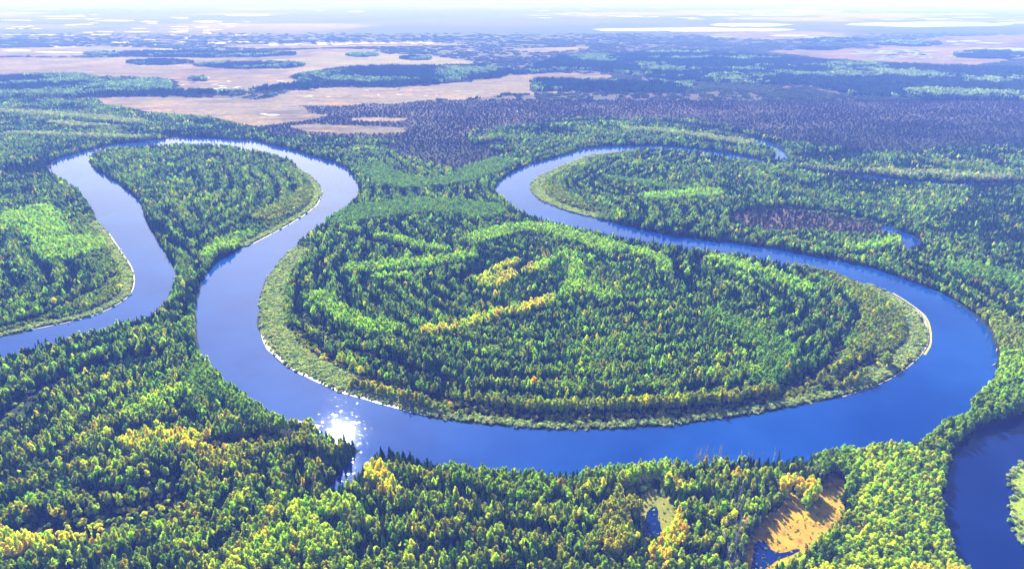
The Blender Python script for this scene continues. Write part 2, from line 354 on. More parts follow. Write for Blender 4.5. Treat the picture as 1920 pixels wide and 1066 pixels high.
class N:
    def __init__(s, name):
        s.m = bpy.data.materials.new(name); s.m.use_nodes = True
        s.t = s.m.node_tree; s.t.nodes.clear()
        s.out = s.n('ShaderNodeOutputMaterial')
    def n(s, typ, **kw):
        nd = s.t.nodes.new(typ)
        for k, v in kw.items():
            if k.startswith('i_'):
                key = k[2:].replace('_', ' ')
                nd.inputs[key if key in nd.inputs else int(key)].default_value = v
            else: setattr(nd, k, v)
        return nd
    def l(s, a, b): s.t.links.new(a, b)
    def math(s, op, a, b=None, c_=None):
        nd = s.t.nodes.new('ShaderNodeMath'); nd.operation = op
        for i, q in enumerate((a, b, c_)):
            if q is None: continue
            if isinstance(q, (int, float)): nd.inputs[i].default_value = q
            else: s.l(q, nd.inputs[i])
        return nd.outputs[0]
    def mix(s, f, a, b, mode='MIX'):
        nd = s.t.nodes.new('ShaderNodeMix'); nd.data_type = 'RGBA'; nd.blend_type = mode
        for i, q in ((0, f), (6, a), (7, b)):
            if isinstance(q, (int, float)): nd.inputs[i].default_value = q
            elif isinstance(q, tuple): nd.inputs[i].default_value = (*q, 1)
            else: s.l(q, nd.inputs[i])
        return nd.outputs[2]
    def noise(s, scale, detail=3, vec=None, rough=.5):
        nd = s.n('ShaderNodeTexNoise'); nd.inputs['Scale'].default_value = scale
        nd.inputs['Detail'].default_value = detail; nd.inputs['Roughness'].default_value = rough
        if vec is not None: s.l(vec, nd.inputs['Vector'])
        return nd.outputs[0]
    def ramp(s, f, stops):
        nd = s.n('ShaderNodeValToRGB'); e = nd.color_ramp.elements
        while len(e) < len(stops): e.new(.5)
        for q, (p, col) in zip(e, stops): q.position = p; q.color = (*col, 1) if len(col) == 3 else col
        s.l(f, nd.inputs[0]); return nd.outputs[0]

def leaf_mat(name, trans, tone=(1, 1, 1), fac_attr=True):
    m = N(name)
    a = m.n('ShaderNodeAttribute', attribute_name='tint', attribute_type='INSTANCER')
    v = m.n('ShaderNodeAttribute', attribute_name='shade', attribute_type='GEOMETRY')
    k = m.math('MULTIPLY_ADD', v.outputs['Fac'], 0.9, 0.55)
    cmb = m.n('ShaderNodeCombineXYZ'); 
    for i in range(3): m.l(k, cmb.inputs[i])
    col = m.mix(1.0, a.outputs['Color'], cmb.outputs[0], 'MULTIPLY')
    d = m.n('ShaderNodeBsdfDiffuse'); m.l(col, d.inputs[0])
    t = m.n('ShaderNodeBsdfTranslucent'); 
    col2 = m.mix(1.0, col, tone, 'MULTIPLY'); m.l(col2, t.inputs[0])
    mx = m.n('ShaderNodeMixShader', i_0=trans); m.l(d.outputs[0], mx.inputs[1]); m.l(t.outputs[0], mx.inputs[2])
    m.l(mx.outputs[0], m.out.inputs[0])
    return m.m
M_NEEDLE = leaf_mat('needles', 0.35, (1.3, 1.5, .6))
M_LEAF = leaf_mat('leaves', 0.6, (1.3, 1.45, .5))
def plain(name, c1, c2, scale=4.0, rough=.85):
    m = N(name); tc = m.n('ShaderNodeTexCoord')
    f = m.noise(scale, 3, tc.outputs['Object'])
    p = m.n('ShaderNodeBsdfPrincipled', i_Roughness=rough); m.l(m.mix(f, c1, c2), p.inputs['Base Color'])
    m.l(p.outputs[0], m.out.inputs[0]); return m.m
M_BARK = plain('dark_bark', (.05,.035,.025), (.12,.09,.07))
M_BIRCHBARK = plain('birch_bark', (.45,.43,.40), (.12,.11,.10))
M_GREYWOOD = plain('weathered_grey_wood', (.22,.20,.19), (.42,.40,.38))
M_LOG = plain('bleached_log', (.45,.28,.2), (.6,.45,.36))
def ground_like(name, c1, c2, c3, s1, s2, rough=.95, bump=.0):
    m = N(name); g = m.n('ShaderNodeNewGeometry')
    f = m.noise(s1, 5, g.outputs['Position'], .6); f2 = m.noise(s2, 4, g.outputs['Position'], .6)
    col = m.mix(m.ramp(f, [(.38,(0,0,0)),(.62,(1,1,1))]), c1, c2)
    col = m.mix(m.ramp(f2, [(.5,(0,0,0)),(.68,(1,1,1))]), col, c3)
    p = m.n('ShaderNodeBsdfPrincipled', i_Roughness=rough); m.l(col, p.inputs['Base Color'])
    if bump:
        b = m.n('ShaderNodeBump', i_Strength=.6, i_Distance=bump); m.l(f2, b.inputs['Height']); m.l(b.outputs[0], p.inputs['Normal'])
    m.l(p.outputs[0], m.out.inputs[0]); return m.m
M_SAND_GLINT = ground_like('pale_sand_and_glint', (.36,.31,.25), (.26,.22,.17), (.44,.40,.35), .25, .9, .5)  # wet sand; its pale colour also paints the glint along the peninsula
M_MOSS = ground_like('orange_bog_moss', (.36,.17,.001), (.37,.24,.001), (.17,.07,.003), .035, .14, .95, .4)
M_FEN = ground_like('yellow_fen', (.13,.15,.006), (.20,.17,.006), (.07,.10,.015), .2, .6, .95, .3)
M_REED = ground_like('lime_reeds', (.14,.24,.006), (.24,.28,.008), (.07,.11,.015), .12, .4, .95, .5)
M_MARSH = ground_like('brown_marsh', (.06,.035,.035), (.04,.03,.03), (.08,.06,.04), .03, .12, .95, .5)

def water_mat(name, body, rough, bump, spark=0.0):
    m = N(name); g = m.n('ShaderNodeNewGeometry')
    n1 = m.noise(.45, 4, g.outputs['Position'], .7)
    n2 = m.noise(.02, 3, g.outputs['Position'], .5)
    patch = m.ramp(n2, [(.3,(.5,)*3),(.7,(1,)*3)])
    n3 = m.noise(.22, 3, g.outputs['Position'], .6)
    sp_ = m.ramp(n3, [(.56,(.22,)*3),(.72,(1.0,)*3)])
    h = m.math('MULTIPLY', m.math('MULTIPLY', n1, patch), sp_)
    b = m.n('ShaderNodeBump', i_Strength=1.0, i_Distance=bump); m.l(h, b.inputs['Height'])
    p = m.n('ShaderNodeBsdfPrincipled', i_IOR=1.24)
    p.inputs['Specular Tint'].default_value = (.40, .72, 1, 1)
    n5 = m.noise(.008, 4, g.outputs['Position'], .6)
    m.l(m.mix(m.ramp(n5, [(.35,(0,0,0)),(.65,(1,1,1))]), tuple(q*.8 for q in body), (body[0]+.004, body[1]*1.5, body[2]*1.15)), p.inputs['Base Color'])
    m.l(m.ramp(n2, [(.35,(rough*.6,)*3),(.65,(rough*1.2,)*3)]), p.inputs['Roughness'])
    m.l(b.outputs[0], p.inputs['Normal'])
    m.l(p.outputs[0], m.out.inputs[0]); return m.m
M_RIVER = water_mat('river_water', (0.0,0.028,0.20), .030, .042)
M_SIDE = water_mat('still_water', (0.0,0.010,0.09), .08, .04)
M_LAKE = water_mat('lake_water', (0.02,0.06,0.2), .12, .02)

# ------------------------------------------------------------------ ground: one sheet to the horizon
ys = list(np.arange(1700, 300, -5.0))+list(np.arange(300, 24, -1.0))+list(np.arange(24, 8, -.5))
Yr = [float(at(960, y)[1]) for y in ys]
y_ = Yr[-1]
while y_ < 190000: y_ *= 1.12; Yr.append(y_)
Yr = np.array([-400, -150]+[q for q in Yr if q > 20])
U = np.linspace(-1.5, 1.5, 900)
GX = (np.maximum(Yr, 0)[:, None]+150)*U[None, :]; GY = np.repeat(Yr[:, None], len(U), 1)
gx = GX.ravel(); gy = GY.ravel()
px, py = pix(gx, gy)
soil = np.empty((len(gx), 3)); soil[:] = (.018, .028, .012)
far = np.clip((gy-1500)/500, 0, 1)
scrub = np.array((.068, .050, .052)); scr2 = np.array((.040, .050, .040)); heath = np.array((.21, .13, .10))
nz = vnoise(gx, gy*1.0, 260, 11, 4); nz2 = vnoise(gx, gy, 900, 21, 3)
cz = scrub*(1-nz[:, None])+scr2*nz[:, None]
k = np.clip((nz2-.52)*6, 0, 1)[:, None]; cz = cz*(1-k*.7)+scr2*.8*k*.7
soil = soil*(1-far[:, None])+cz*far[:, None]
# far out: streaks of dark wood and pale bog
k = np.clip((gy-5000)/1800, 0, 1)*np.clip((vnoise(gx, gy*.7, 2600, 31, 4)-.42)*7, 0, 1)
soil = soil*(1-k[:, None])+np.array((.018, .035, .045))*k[:, None]
k = np.clip((gy-7000)/3000, 0, 1)*np.clip((vnoise(gx, gy*.7, 3000, 41, 4)-.56)*9, 0, 1)*.6
soil = soil*(1-k[:, None])+np.array((.30, .20, .17))*k[:, None]
for P in BOGS:
    m = inside(gx, gy, P)
    f = vnoise(gx, gy*.5, 700, 51, 5)*.55+vnoise(gx*.5, gy*1.6, 60, 57, 2)*.45
    f = np.clip((f-.35)*3.3, 0, 1)[:, None]
    bogc = np.array((.50, .41, .35))*(1-f)+np.array((.20, .125, .14))*f
    soil[m] = bogc[m]*.3
    f = np.clip((vnoise(gx, gy*2.5, 70, 61, 3)-.58)*8, 0, 1)[:, None]*.7
    soil[m] = (soil*(1-f)+np.array((.20, .13, .05))*f)[m]
k = inside(gx, gy, trace([(640,101),(740,100),(900,117),(880,125),(760,127),(700,122),(620,121),(440,116),(560,108)]))
soil[k] = soil[k]*.4+np.array((.16,.145,.07))*.6
for P in WOODS:
    soil[inside(gx, gy, P)] = (.022, .045, .03)
nr, nc = GX.shape
idx = np.arange(nr*nc).reshape(nr, nc)
quads = np.stack([idx[:-1, :-1], idx[:-1, 1:], idx[1:, 1:], idx[1:, :-1]], -1).reshape(-1, 4)
m = N('forest_floor'); a = m.n('ShaderNodeAttribute', attribute_name='soil', attribute_type='GEOMETRY'); g = m.n('ShaderNodeNewGeometry')
f = m.noise(.05, 5, g.outputs['Position'], .65); f2 = m.noise(.004, 5, g.outputs['Position'], .6)
col = m.mix(1.0, a.outputs['Color'], m.ramp(f, [(.3, (.5,.5,.55)), (.7, (1.5,1.5,1.4))]), 'MULTIPLY')
col = m.mix(1.0, col, m.ramp(f2, [(.3, (.65,.75,.8)), (.7, (1.35,1.25,1.2))]), 'MULTIPLY')
p = m.n('ShaderNodeBsdfPrincipled', i_Roughness=1.0); p.inputs['Specular IOR Level'].default_value = .1
m.l(col, p.inputs['Base Color']); m.l(p.outputs[0], m.out.inputs[0])
ground = obj('ground', mesh('ground', np.stack([gx, gy, np.zeros_like(gx)], 1), quads, [m.m], attrs={'soil': ('FLOAT_COLOR', soil)}))
tag(ground, kind='structure')

sheet('river', [RIVER], .30, M_RIVER)
sheet('side_river', [SIDE_RIVER], .30, M_SIDE)
sheet('inlet', [INLET], .34, M_RIVER)
sheet('pond', [BOG_POND], .34, M_SIDE)
sheet('creek', [CREEK], .34, M_SIDE)
sheet('oxbow_lake', [OXBOW], .30, M_RIVER)
sheet('old_channel', [POND_R], .34, M_RIVER)
sheet('bog_ground', [BOG], .12, M_MOSS)
sheet('fen_ground', [FEN], .16, M_FEN)
sheet('marsh_ground', [MARSH], .14, M_MARSH)
sheet('grass_island', [GRASS_ISLE], .36, M_REED)
sheet('far_lakes', [lens(*q, seed=i) for i, q in enumerate(LAKES)], .6, M_LAKE)
# shore sand, and sun glint painted as a pale strip: narrow strips lying half in the water
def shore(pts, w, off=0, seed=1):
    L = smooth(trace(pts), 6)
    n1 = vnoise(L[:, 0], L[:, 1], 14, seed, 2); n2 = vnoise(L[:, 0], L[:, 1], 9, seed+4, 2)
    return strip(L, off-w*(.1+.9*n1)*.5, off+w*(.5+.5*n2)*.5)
sand_and_glint = [shore([(491,628),(503,655),(540,688),(590,714),(640,736),(690,750),(755,769),(800,780)], 5.5, 1.2, 2),  # painted glint: pale strip standing in for sun on rippled shallows
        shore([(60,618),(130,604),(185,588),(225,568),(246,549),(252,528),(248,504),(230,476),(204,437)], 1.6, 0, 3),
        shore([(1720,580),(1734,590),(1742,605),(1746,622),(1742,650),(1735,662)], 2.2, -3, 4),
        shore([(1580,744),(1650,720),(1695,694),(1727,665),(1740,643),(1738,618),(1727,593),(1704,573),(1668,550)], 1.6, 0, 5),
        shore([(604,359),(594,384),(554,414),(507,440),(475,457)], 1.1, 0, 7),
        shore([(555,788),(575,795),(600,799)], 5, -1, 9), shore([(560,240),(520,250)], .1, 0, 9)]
for i, P in enumerate(sand_and_glint[:-1]): sheet('sand_and_glint_strip', [P], .50+.004*i, M_SAND_GLINT)  # first strip is painted sun glint, the others bank sand
reed = [shore([(1668,550),(1704,573),(1727,593),(1736,618),(1736,643),(1725,663)], 2.6, 3.5, 12),
        shore([(225,568),(243,549),(248,528),(246,504),(230,480)], 2.4, 3.5, 13)]
for i, P in enumerate(reed): sheet('reed_bank', [P], .56+.004*i, ground_like('yellow_reeds%d' % i, (.45,.40,.05), (.36,.36,.06), (.5,.36,.06), .2, .6))

# ------------------------------------------------------------------ tree prototypes
def crown_spruce(seed, h=17.0, r=2.1, tiers=10):
    R = random.Random(seed); V = []; T = []; Sh = []
    for t in range(tiers):
        f = t/(tiers-1)
        z0 = h*(.10+.84*f)
        rad = r*(1-f)**.62*(.85+R.random()*.35)+.3
        n = 9 if f < .6 else 7
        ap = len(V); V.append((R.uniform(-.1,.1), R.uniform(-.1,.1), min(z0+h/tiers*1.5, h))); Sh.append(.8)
        off = R.random()*6
        for k in range(n*2):
            a = off+math.pi*k/n
            rr_ = rad*(R.uniform(.75, 1.25) if k % 2 == 0 else R.uniform(.35, .5))
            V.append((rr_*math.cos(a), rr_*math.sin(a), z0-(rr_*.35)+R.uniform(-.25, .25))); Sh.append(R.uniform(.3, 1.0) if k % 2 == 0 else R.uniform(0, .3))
        for k in range(n*2): T.append((ap, ap+1+k, ap+1+(k+1) % (n*2)))
    return V, T, Sh
def blobs(R, cl, nleaf, size, core=True):
    """leaf quads spread over clumps cl = [(x,y,z,rx,rz)]"""
    V = []; T = []; Sh = []
    for (x, y, z, rx, rz) in cl:
        base = R.uniform(.1, .7)
        if core:
            b = len(V); nn, mm = 6, 4
            for i in range(mm+1):
                th = math.pi*i/mm
                for j in range(nn):
                    ph = 2*math.pi*j/nn; q = .72*R.uniform(.85, 1.1)
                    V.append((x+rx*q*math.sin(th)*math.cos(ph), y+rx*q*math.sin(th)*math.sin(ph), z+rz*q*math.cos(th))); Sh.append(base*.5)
            for i in range(mm):
                for j in range(nn):
                    a0 = b+i*nn+j; a1 = b+i*nn+(j+1) % nn
                    T.append((a0, a1, a1+nn, a0+nn))
        for k in range(nleaf):
            u = R.uniform(-.6, 1); ph = R.uniform(0, 2*math.pi); s = math.sqrt(1-u*u)
            d = Vector((s*math.cos(ph), s*math.sin(ph), u)); q = R.uniform(.78, 1.12)
            p = Vector((x+rx*q*d.x, y+rx*q*d.y, z+rz*q*d.z))
            nrm = (d+Vector((R.uniform(-.8,.8), R.uniform(-.8,.8), R.uniform(-.5,.9)))).normalized()
            t1 = nrm.orthogonal().normalized(); t2 = nrm.cross(t1); sz = size*R.uniform(.6, 1.3)
            b = len(V); sh = min(1, max(0, base+R.uniform(-.3, .45)))
            for (p1, p2) in ((-1, -.8), (1, -1), (.8, 1), (-1, .9)):
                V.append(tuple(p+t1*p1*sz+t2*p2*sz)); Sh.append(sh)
            T.append((b, b+1, b+2, b+3))
    return V, T, Sh
def crown_birch(seed, h=14.5, r=2.5):
    R = random.Random(seed); cl = []
    for k in range(7):
        f = (k+.5)/7; a = R.uniform(0, 6.28); w = r*(math.sin(math.pi*min(1, f*.75+.22)))**.7
        q = R.uniform(.15, .5)*w
        cl.append((q*math.cos(a), q*math.sin(a), h*(.32+.60*f), w*R.uniform(.5, .72), h*.115*R.uniform(.9, 1.3)))
    return blobs(R, cl, 30, .38)
def crown_willow(seed):
    R = random.Random(seed)
    cl = [(R.uniform(-1.2, 1.2), R.uniform(-1.2, 1.2), R.uniform(.9, 1.9), R.uniform(.7, 1.1), R.uniform(.7, 1.1)) for k in range(5)]
    return blobs(R, cl, 26, .24)
def tube(pts, rad, n=5):
    V = []; T = []
    for p, r in zip(pts, rad):
        for k in range(n):
            a = 2*math.pi*k/n; V.append((p[0]+r*math.cos(a), p[1]+r*math.sin(a), p[2]))
    for i in range(len(pts)-1):
        for k in range(n): T.append((i*n+k, i*n+(k+1) % n, (i+1)*n+(k+1) % n, (i+1)*n+k))
    T.append(tuple(range((len(pts)-1)*n, len(pts)*n)))
    return V, T
def limbs(R, h, count, V, T, lo=.35, length=1.6, r=.06):
    for k in range(count):
        z = h*R.uniform(lo, .95); a = R.uniform(0, 6.28); L = length*R.uniform(.5, 1.1)*(1.25-z/h)
        x1, y1, z1 = L*math.cos(a), L*math.sin(a), z+L*R.uniform(-.1, .6)
        b = len(V)
        for (cx, cy, cz_, q) in ((0, 0, z, r*1.5), (x1, y1, z1, r*.4)):
            for j in range(3):
                an = 2.09*j; V.append((cx+q*math.cos(an)*.7, cy+q*math.sin(an)*.7, cz_+q*math.sin(an)))
        for j in range(3): T.append((b+j, b+(j+1) % 3, b+3+(j+1) % 3, b+3+j))
def trunk_mesh(name, h, r, mat, seed, nl=5):
    R = random.Random(seed); pts = [(0, 0, -.3), (R.uniform(-.1,.1), R.uniform(-.1,.1), h*.5), (R.uniform(-.15,.15), R.uniform(-.15,.15), h)]
    V, T = tube(pts, (r, r*.7, r*.2)); limbs(R, h, nl, V, T)
    return mesh(name, V, T, [mat])
def crown_mesh(name, data, mat):
    V, T, Sh = data
    return mesh(name, V, T, [mat], attrs={'shade': ('FLOAT', Sh)})
PROTO = {'spruce': [], 'birch': [], 'willow': []}
for k in range(5):
    hh = (14.5, 16, 13.5, 15, 13)[k]; rr2 = (1.9, 1.8, 2.1, 2.0, 2.4)[k]
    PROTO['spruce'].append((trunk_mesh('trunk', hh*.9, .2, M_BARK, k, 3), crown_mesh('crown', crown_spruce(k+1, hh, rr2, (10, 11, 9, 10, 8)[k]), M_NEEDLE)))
for k in range(5):
    hh = (12.8, 12, 13.5, 11.5, 14)[k]; rr2 = (2.6, 3.0, 2.5, 2.7, 2.9)[k]
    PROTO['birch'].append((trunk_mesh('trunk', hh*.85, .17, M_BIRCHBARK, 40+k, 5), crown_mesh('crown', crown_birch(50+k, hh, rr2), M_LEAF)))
for k in range(4):
    PROTO['willow'].append((trunk_mesh('trunk', 1.8, .10, M_GREYWOOD, 80+k, 5), crown_mesh('crown', crown_willow(90+k), M_LEAF)))

# ------------------------------------------------------------------ where trees stand
rs = np.random.RandomState(7)
def lattice(y0, y1, s):
    xm = y1*.80+130
    nx = int(2*xm/s); ny = int((y1-y0)/s)
    X, Y = np.meshgrid(np.arange(nx)*s-xm, y0+np.arange(ny)*s)
    X = X+(np.arange(ny)[:, None] % 2)*s*.5
    X = X.ravel()+rs.uniform(-.42, .42, X.size)*s; Y = Y.ravel()+rs.uniform(-.42, .42, Y.size)*s
    k = np.abs(X) < Y*.80+130
    return X[k], Y[k], np.full(k.sum(), s)
parts = [lattice(190, 700, 3.2), lattice(700, 1200, 3.65), lattice(1200, 2300, 5.2)]
X = np.concatenate([q[0] for q in parts]); Y = np.concatenate([q[1] for q in parts]); SP = np.concatenate([q[2] for q in parts])
wet = np.zeros(len(X), bool); shore_d = np.full(len(X), 60.0)
for P in WATERS:
    wet |= inside(X, Y, P)
    shore_d = np.minimum(shore_d, pdist(X, Y, np.vstack([P, P[:1]]), 30.0))
bar = np.full(len(X), 99.0); belt1 = np.zeros(len(X)); belt2 = np.zeros(len(X))
for L, w1, w2 in BARS:
    d = pdist(X, Y, L, 90.0); k = d < bar; bar[k] = d[k]; belt1[k] = w1; belt2[k] = w2
inm = inside(X, Y, MARSH)
open_ = inside(X, Y, BOG) | inside(X, Y, FEN) | (inm & (rs.rand(len(X)) < .6)) | inside(X, Y, GRASS_ISLE)
gap = np.zeros(len(X), bool)
gap |= inside(X, Y, OLD_CHANNEL)
for L, w in GAPS:
    gap |= pdist(X, Y, L, 40.0) < w*.72*(.75+.5*vnoise(X, Y, 12, 5))
px, py = pix(X, Y)
n_big = vnoise(X, Y, 130, 100, 3); n_mid = vnoise(X, Y, 40, 110, 2); n_sm = vnoise(X, Y, 15, 120, 2); rnd = rs.rand(len(X))
kind = np.zeros(len(X), int)          # 0 spruce 1 birch 2 willow
pb = .42+1.1*(n_mid-.5)+.9*(n_big-.5)
pb = np.where(py > 830, pb+.22, pb)
kind[rnd < pb] = 1
tint = np.where(rnd < .5, DARK, PINE)
bt = rs.rand(len(X))
tint = np.where(kind == 1, np.where(bt < .50, GREEN, np.where(bt < .72, LIME, np.where(bt < .94, OLI, YEL))), tint)
hs = rs.normal(.83, .13, len(X)).clip(.6, 1.35)
ws = rs.normal(1.0, .15, len(X)).clip(.65, 1.45)
hs *= .74+.28*vnoise(X, Y, 70, 160, 3); ws *= .98+.22*vnoise(X, Y, 50, 170, 2)
q = rs.rand(len(X)) < .025; hs[q] *= 1.3
# old river shores: the forest grows in bands that follow the bends
RIMS = [np.vstack([BARS[1][0], BARS[2][0], BARS[3][0]]), BARS[0][0], BARS[4][0], BARS[5][0], GAPS[0][0], GAPS[1][0]]
dr = np.full(len(X), 230.0)
for L in RIMS: dr = np.minimum(dr, pdist(X, Y, L, 230.0))
st = np.sin(2*math.pi*dr/(21+9*n_big)+3.0*vnoise(X, Y, 90, 140, 2))
q = (dr < 225) & (st > .35) & (rs.rand(len(X)) < .5)
kind[q] = 1; tint[q] = np.where(rs.rand(q.sum()) < .45, OLI, np.where(rs.rand(q.sum()) < .5, LIME, GREEN)); hs[q] *= 1.06
q = (dr < 225) & (st < -.35) & (rs.rand(len(X)) < .6)
kind[q] = 0; tint[q] = DARK; hs[q] *= .88
for L, w, kk in PATCH:
    d = pdist(X, Y, L, w*1.6)
    q = (d < w*.72*(.75+.7*n_sm)) & (rs.rand(len(X)) < .96)
    ws[q] = rs.normal(1.22, .1, q.sum()); hs[q] = rs.normal(.98, .07, q.sum())
    kind[q] = 1; tint[q] = kk
mix_ = rs.rand(len(X))
q = inside(X, Y, trace([(1590,850),(1740,800),(1800,860),(1790,960),(1840,1090),(1540,1100),(1600,1000),(1610,900)])) & (tint == GREEN) & (mix_ < .6); tint[q] = LIME
q = (tint == YEL) & (mix_ < .35); tint[q] = LIME
q = (tint == LIME) & (mix_ > .82); tint[q] = GREEN
q = (tint == OLI) & (mix_ < .04); tint[q] = YEL
q = (tint == ORA) & (mix_ < .25); tint[q] = YEL
q = (kind == 1) & (mix_ > .998); tint[q] = ORA
# right-hand corner: young round birches; big aspens on the neck by the side river
q = inside(X, Y, trace([(1560,860),(1740,800),(1800,860),(1790,960),(1840,1090),(1480,1100),(1590,1000),(1600,900)]))
hs[q] *= .78
q2 = q & (rs.rand(len(X)) < .5) & (kind == 0); kind[q2] = 1; tint[q2] = GREEN
q = inside(X, Y, trace([(1740,810),(1760,780),(1850,750),(1960,700),(1980,790),(1880,800),(1800,840)])); hs[q] *= 1.12; ws[q] *= 1.25
kind[q & (rs.rand(len(X)) < .75)] = 1; tint[q & (kind == 1)] = GREEN
hs[inm] *= .55; ws[inm] *= .8; kind[inm] = np.where(rs.rand(inm.sum()) < .6, 0, 1)
# belts on the inner banks
b1 = (bar < belt1); b2 = (bar >= belt1) & (bar < belt2)
kind[b1] = 2; tint[b1] = PALE
q = b2 & (rs.rand(len(X)) < .8); kind[q] = 1
q2 = q & ((tint == DARK) | (tint == PINE)); tint[q2] = np.where(rs.rand(q2.sum()) < .5, OLI, GREEN)
g_ = np.clip((bar-belt1)/np.maximum(belt2-belt1, 1), 0, 1)
hs = np.where(b2, hs*(.5+.5*g_), hs)
# stunted scrub far out on the purple heath
SCRUB = [trace(p) for p in [
 [(520,262),(600,262),(700,262),(760,275),(830,285),(870,285),(960,275),(940,262),(890,272),(872,255),(930,236),(1100,224),(1290,228),(1400,250),(1480,270),(1600,285),(1700,290),(1800,280),(1960,275),(2300,270),(2300,150),(1100,150),(200,190),(400,225),(500,250)],
 [(700,268),(760,272),(830,275),(920,280),(960,292),(900,312),(850,322),(800,310),(740,290)]]]
scr = np.zeros(len(X), bool)
for P in SCRUB: scr |= inside(X, Y, P)
hs[scr] *= .30; ws[scr] *= .62
kind[scr] = 0; tint[scr] = np.where(rs.rand(scr.sum()) < .5, DARK, PINE)
bogm = np.zeros(len(X), bool)
for P in BOGS: bogm |= inside(X, Y, P)
gs_ = gap & ~b1 & (rs.rand(len(X)) < .5)
hs[gs_] *= .28; ws[gs_] *= .8
keep = ~wet & ~open_ & ~(gap & ~b1 & ~gs_) & (shore_d > 1.8) & ~bogm
keep &= ~(scr & (rs.rand(len(X)) < 1.2*vnoise(X, Y, 120, 300, 4)-.25))
X = X+scr*rs.uniform(-5, 5, len(X)); Y = Y+scr*rs.uniform(-5, 5, len(X))
hs[scr] *= rs.uniform(.6, 1.5, scr.sum())
keep &= ~((kind == 2) & ((bar < 2.2)))
# side reed isle margins and gap shrubs are low willows
X, Y, SP, kind, tint, hs, ws, px, py, bar, b1 = [q[keep] for q in (X, Y, SP, kind, tint, hs, ws, px, py, bar, b1)]
# extra willows fill the shrub belts densely
wx = []; wy = []
ex = rs.uniform(0, 1, (3, int(b1.sum()*2.2)))
src = rs.choice(np.nonzero(b1)[0], ex.shape[1])
EX = X[src]+(ex[0]-.5)*6; EY = Y[src]+(ex[1]-.5)*6
e_ok = np.ones(len(EX), bool)
for P in WATERS: e_ok &= ~inside(EX, EY, P)
EX = EX[e_ok]; EY = EY[e_ok]
# tussocks and seedlings on the open bog and fen
TUS = []
for P, n in ((BOG, 200), (FEN, 60), (GRASS_ISLE, 160)):
    lo = P.min(0); hi = P.max(0); q_ = rs.uniform(0, 1, (n*3, 2))*(hi-lo)+lo
    q_ = q_[inside(q_[:, 0], q_[:, 1], P)][:n]; TUS.append(q_)
TUS = np.vstack(TUS)
# willows rimming the reed island, the bog and the side river
RIM = []
for P, n, sprd in ((GRASS_ISLE, 110, 1.5), (BOG, 60, 2), (FEN, 30, 1.5)):
    k = rs.randint(0, len(P), n); RIM.append(P[k]+rs.normal(0, sprd, (n, 2)))
RIM = np.vstack(RIM); 
EX = np.concatenate([EX, RIM[:, 0]]); EY = np.concatenate([EY, RIM[:, 1]])
nw_ = len(EX); EX = np.concatenate([EX, TUS[:, 0]]); EY = np.concatenate([EY, TUS[:, 1]])
ne = len(EX); epx, epy = pix(EX, EY)
esz = np.ones(ne); esz[nw_:] = rs.uniform(.18, .5, ne-nw_); etn = np.full(ne, PALE); etn[nw_:] = np.where(rs.rand(ne-nw_) < .5, OLI, LIME)
X = np.concatenate([X, EX]); Y = np.concatenate([Y, EY]); kind = np.concatenate([kind, np.full(ne, 2)]); tint = np.concatenate([tint, etn])
hs = np.concatenate([hs, rs.uniform(.6, 1.2, ne)*esz]); ws = np.concatenate([ws, rs.uniform(.7, 1.2, ne)*esz]); px = np.concatenate([px, epx]); py = np.concatenate([py, epy])
SP = np.concatenate([SP, np.full(ne, 3.6)])
ws = ws*np.where(SP > 5, 1.08, np.where(SP > 3.4, .92, .84)); ws = np.where(kind == 2, ws*1.0, ws)
C = TINT[tint]*rs.normal(1, .16, (len(X), 1)).clip(.6, 1.5)
C = C*np.stack([rs.normal(1, .12, len(X)), np.ones(len(X)), rs.normal(1, .1, len(X))], 1)
aut = np.clip((560-Y)/170, 0, 1)*(kind < 2)      # the nearest woods have turned further towards autumn
C = C*np.stack([1+.24*aut, 1+.05*aut, 1-.15*aut], 1)
C = np.clip(C, .004, .8)
q = (kind == 0) & (hs < .42) & (Y > 1200); C[q] = C[q]*.5+np.array((.070, .060, .052))*.5
q = inside(X, Y, MARSH); C[q] = C[q]*.3+np.array((.10, .075, .075))*.7
q = kind == 2
f = rs.rand(len(X)); C[q & (f < .25)] = C[q & (f < .25)]*(.6, .75, .5)
rot = rs.uniform(0, 6.28, len(X)); var = rs.randint(0, 5, len(X)); var = np.where(kind == 2, var % 4, var)
scale = np.stack([ws, ws, hs], 1)
NAMES = ['spruce', 'birch', 'willow']
TREENAME = {'spruce': 'spruce_tree', 'birch': 'birch_tree', 'willow': 'willow_shrub'}
visible = (px > -8) & (px < 1928) & (py < 1066+30) & (py > 0)

# ------------------------------------------------------------------ labels for the individual trees
COLW = {DARK: 'dark green', PINE: 'mid green', GREEN: 'leaf-green', LIME: 'bright yellow-green', YEL: 'golden yellow', ORA: 'orange', OLI: 'olive-yellow', PALE: 'grey-green'}
LM = [((1490, 990), 75, 'beside the orange bog'), ((1228, 985), 45, 'beside the small blue pond'), ((1380, 980), 45, 'among the grey dead trees'),
      ((665, 890), 55, 'beside the short river inlet'), ((1785, 960), 60, 'on the bank of the side river'), ((1910, 950), 60, 'on the grassy island edge')]
def where(i):
    x, y = px[i], py[i]-12
    for (c0, r_, s_) in LM:
        if math.hypot(x-c0[0], (y-c0[1])) < r_: return s_
    col_ = ('far left', 'left', 'centre left', 'centre', 'centre right', 'right', 'far right')[int(min(6, max(0, x)/275))]
    row = 'bottom edge' if y > 1035 else ('lowest forest strip' if y > 1000 else 'near forest')
    return 'in the %s of the photo, %s' % (row, col_) if row != 'bottom edge' else 'at the %s of the photo, %s' % (row, col_)
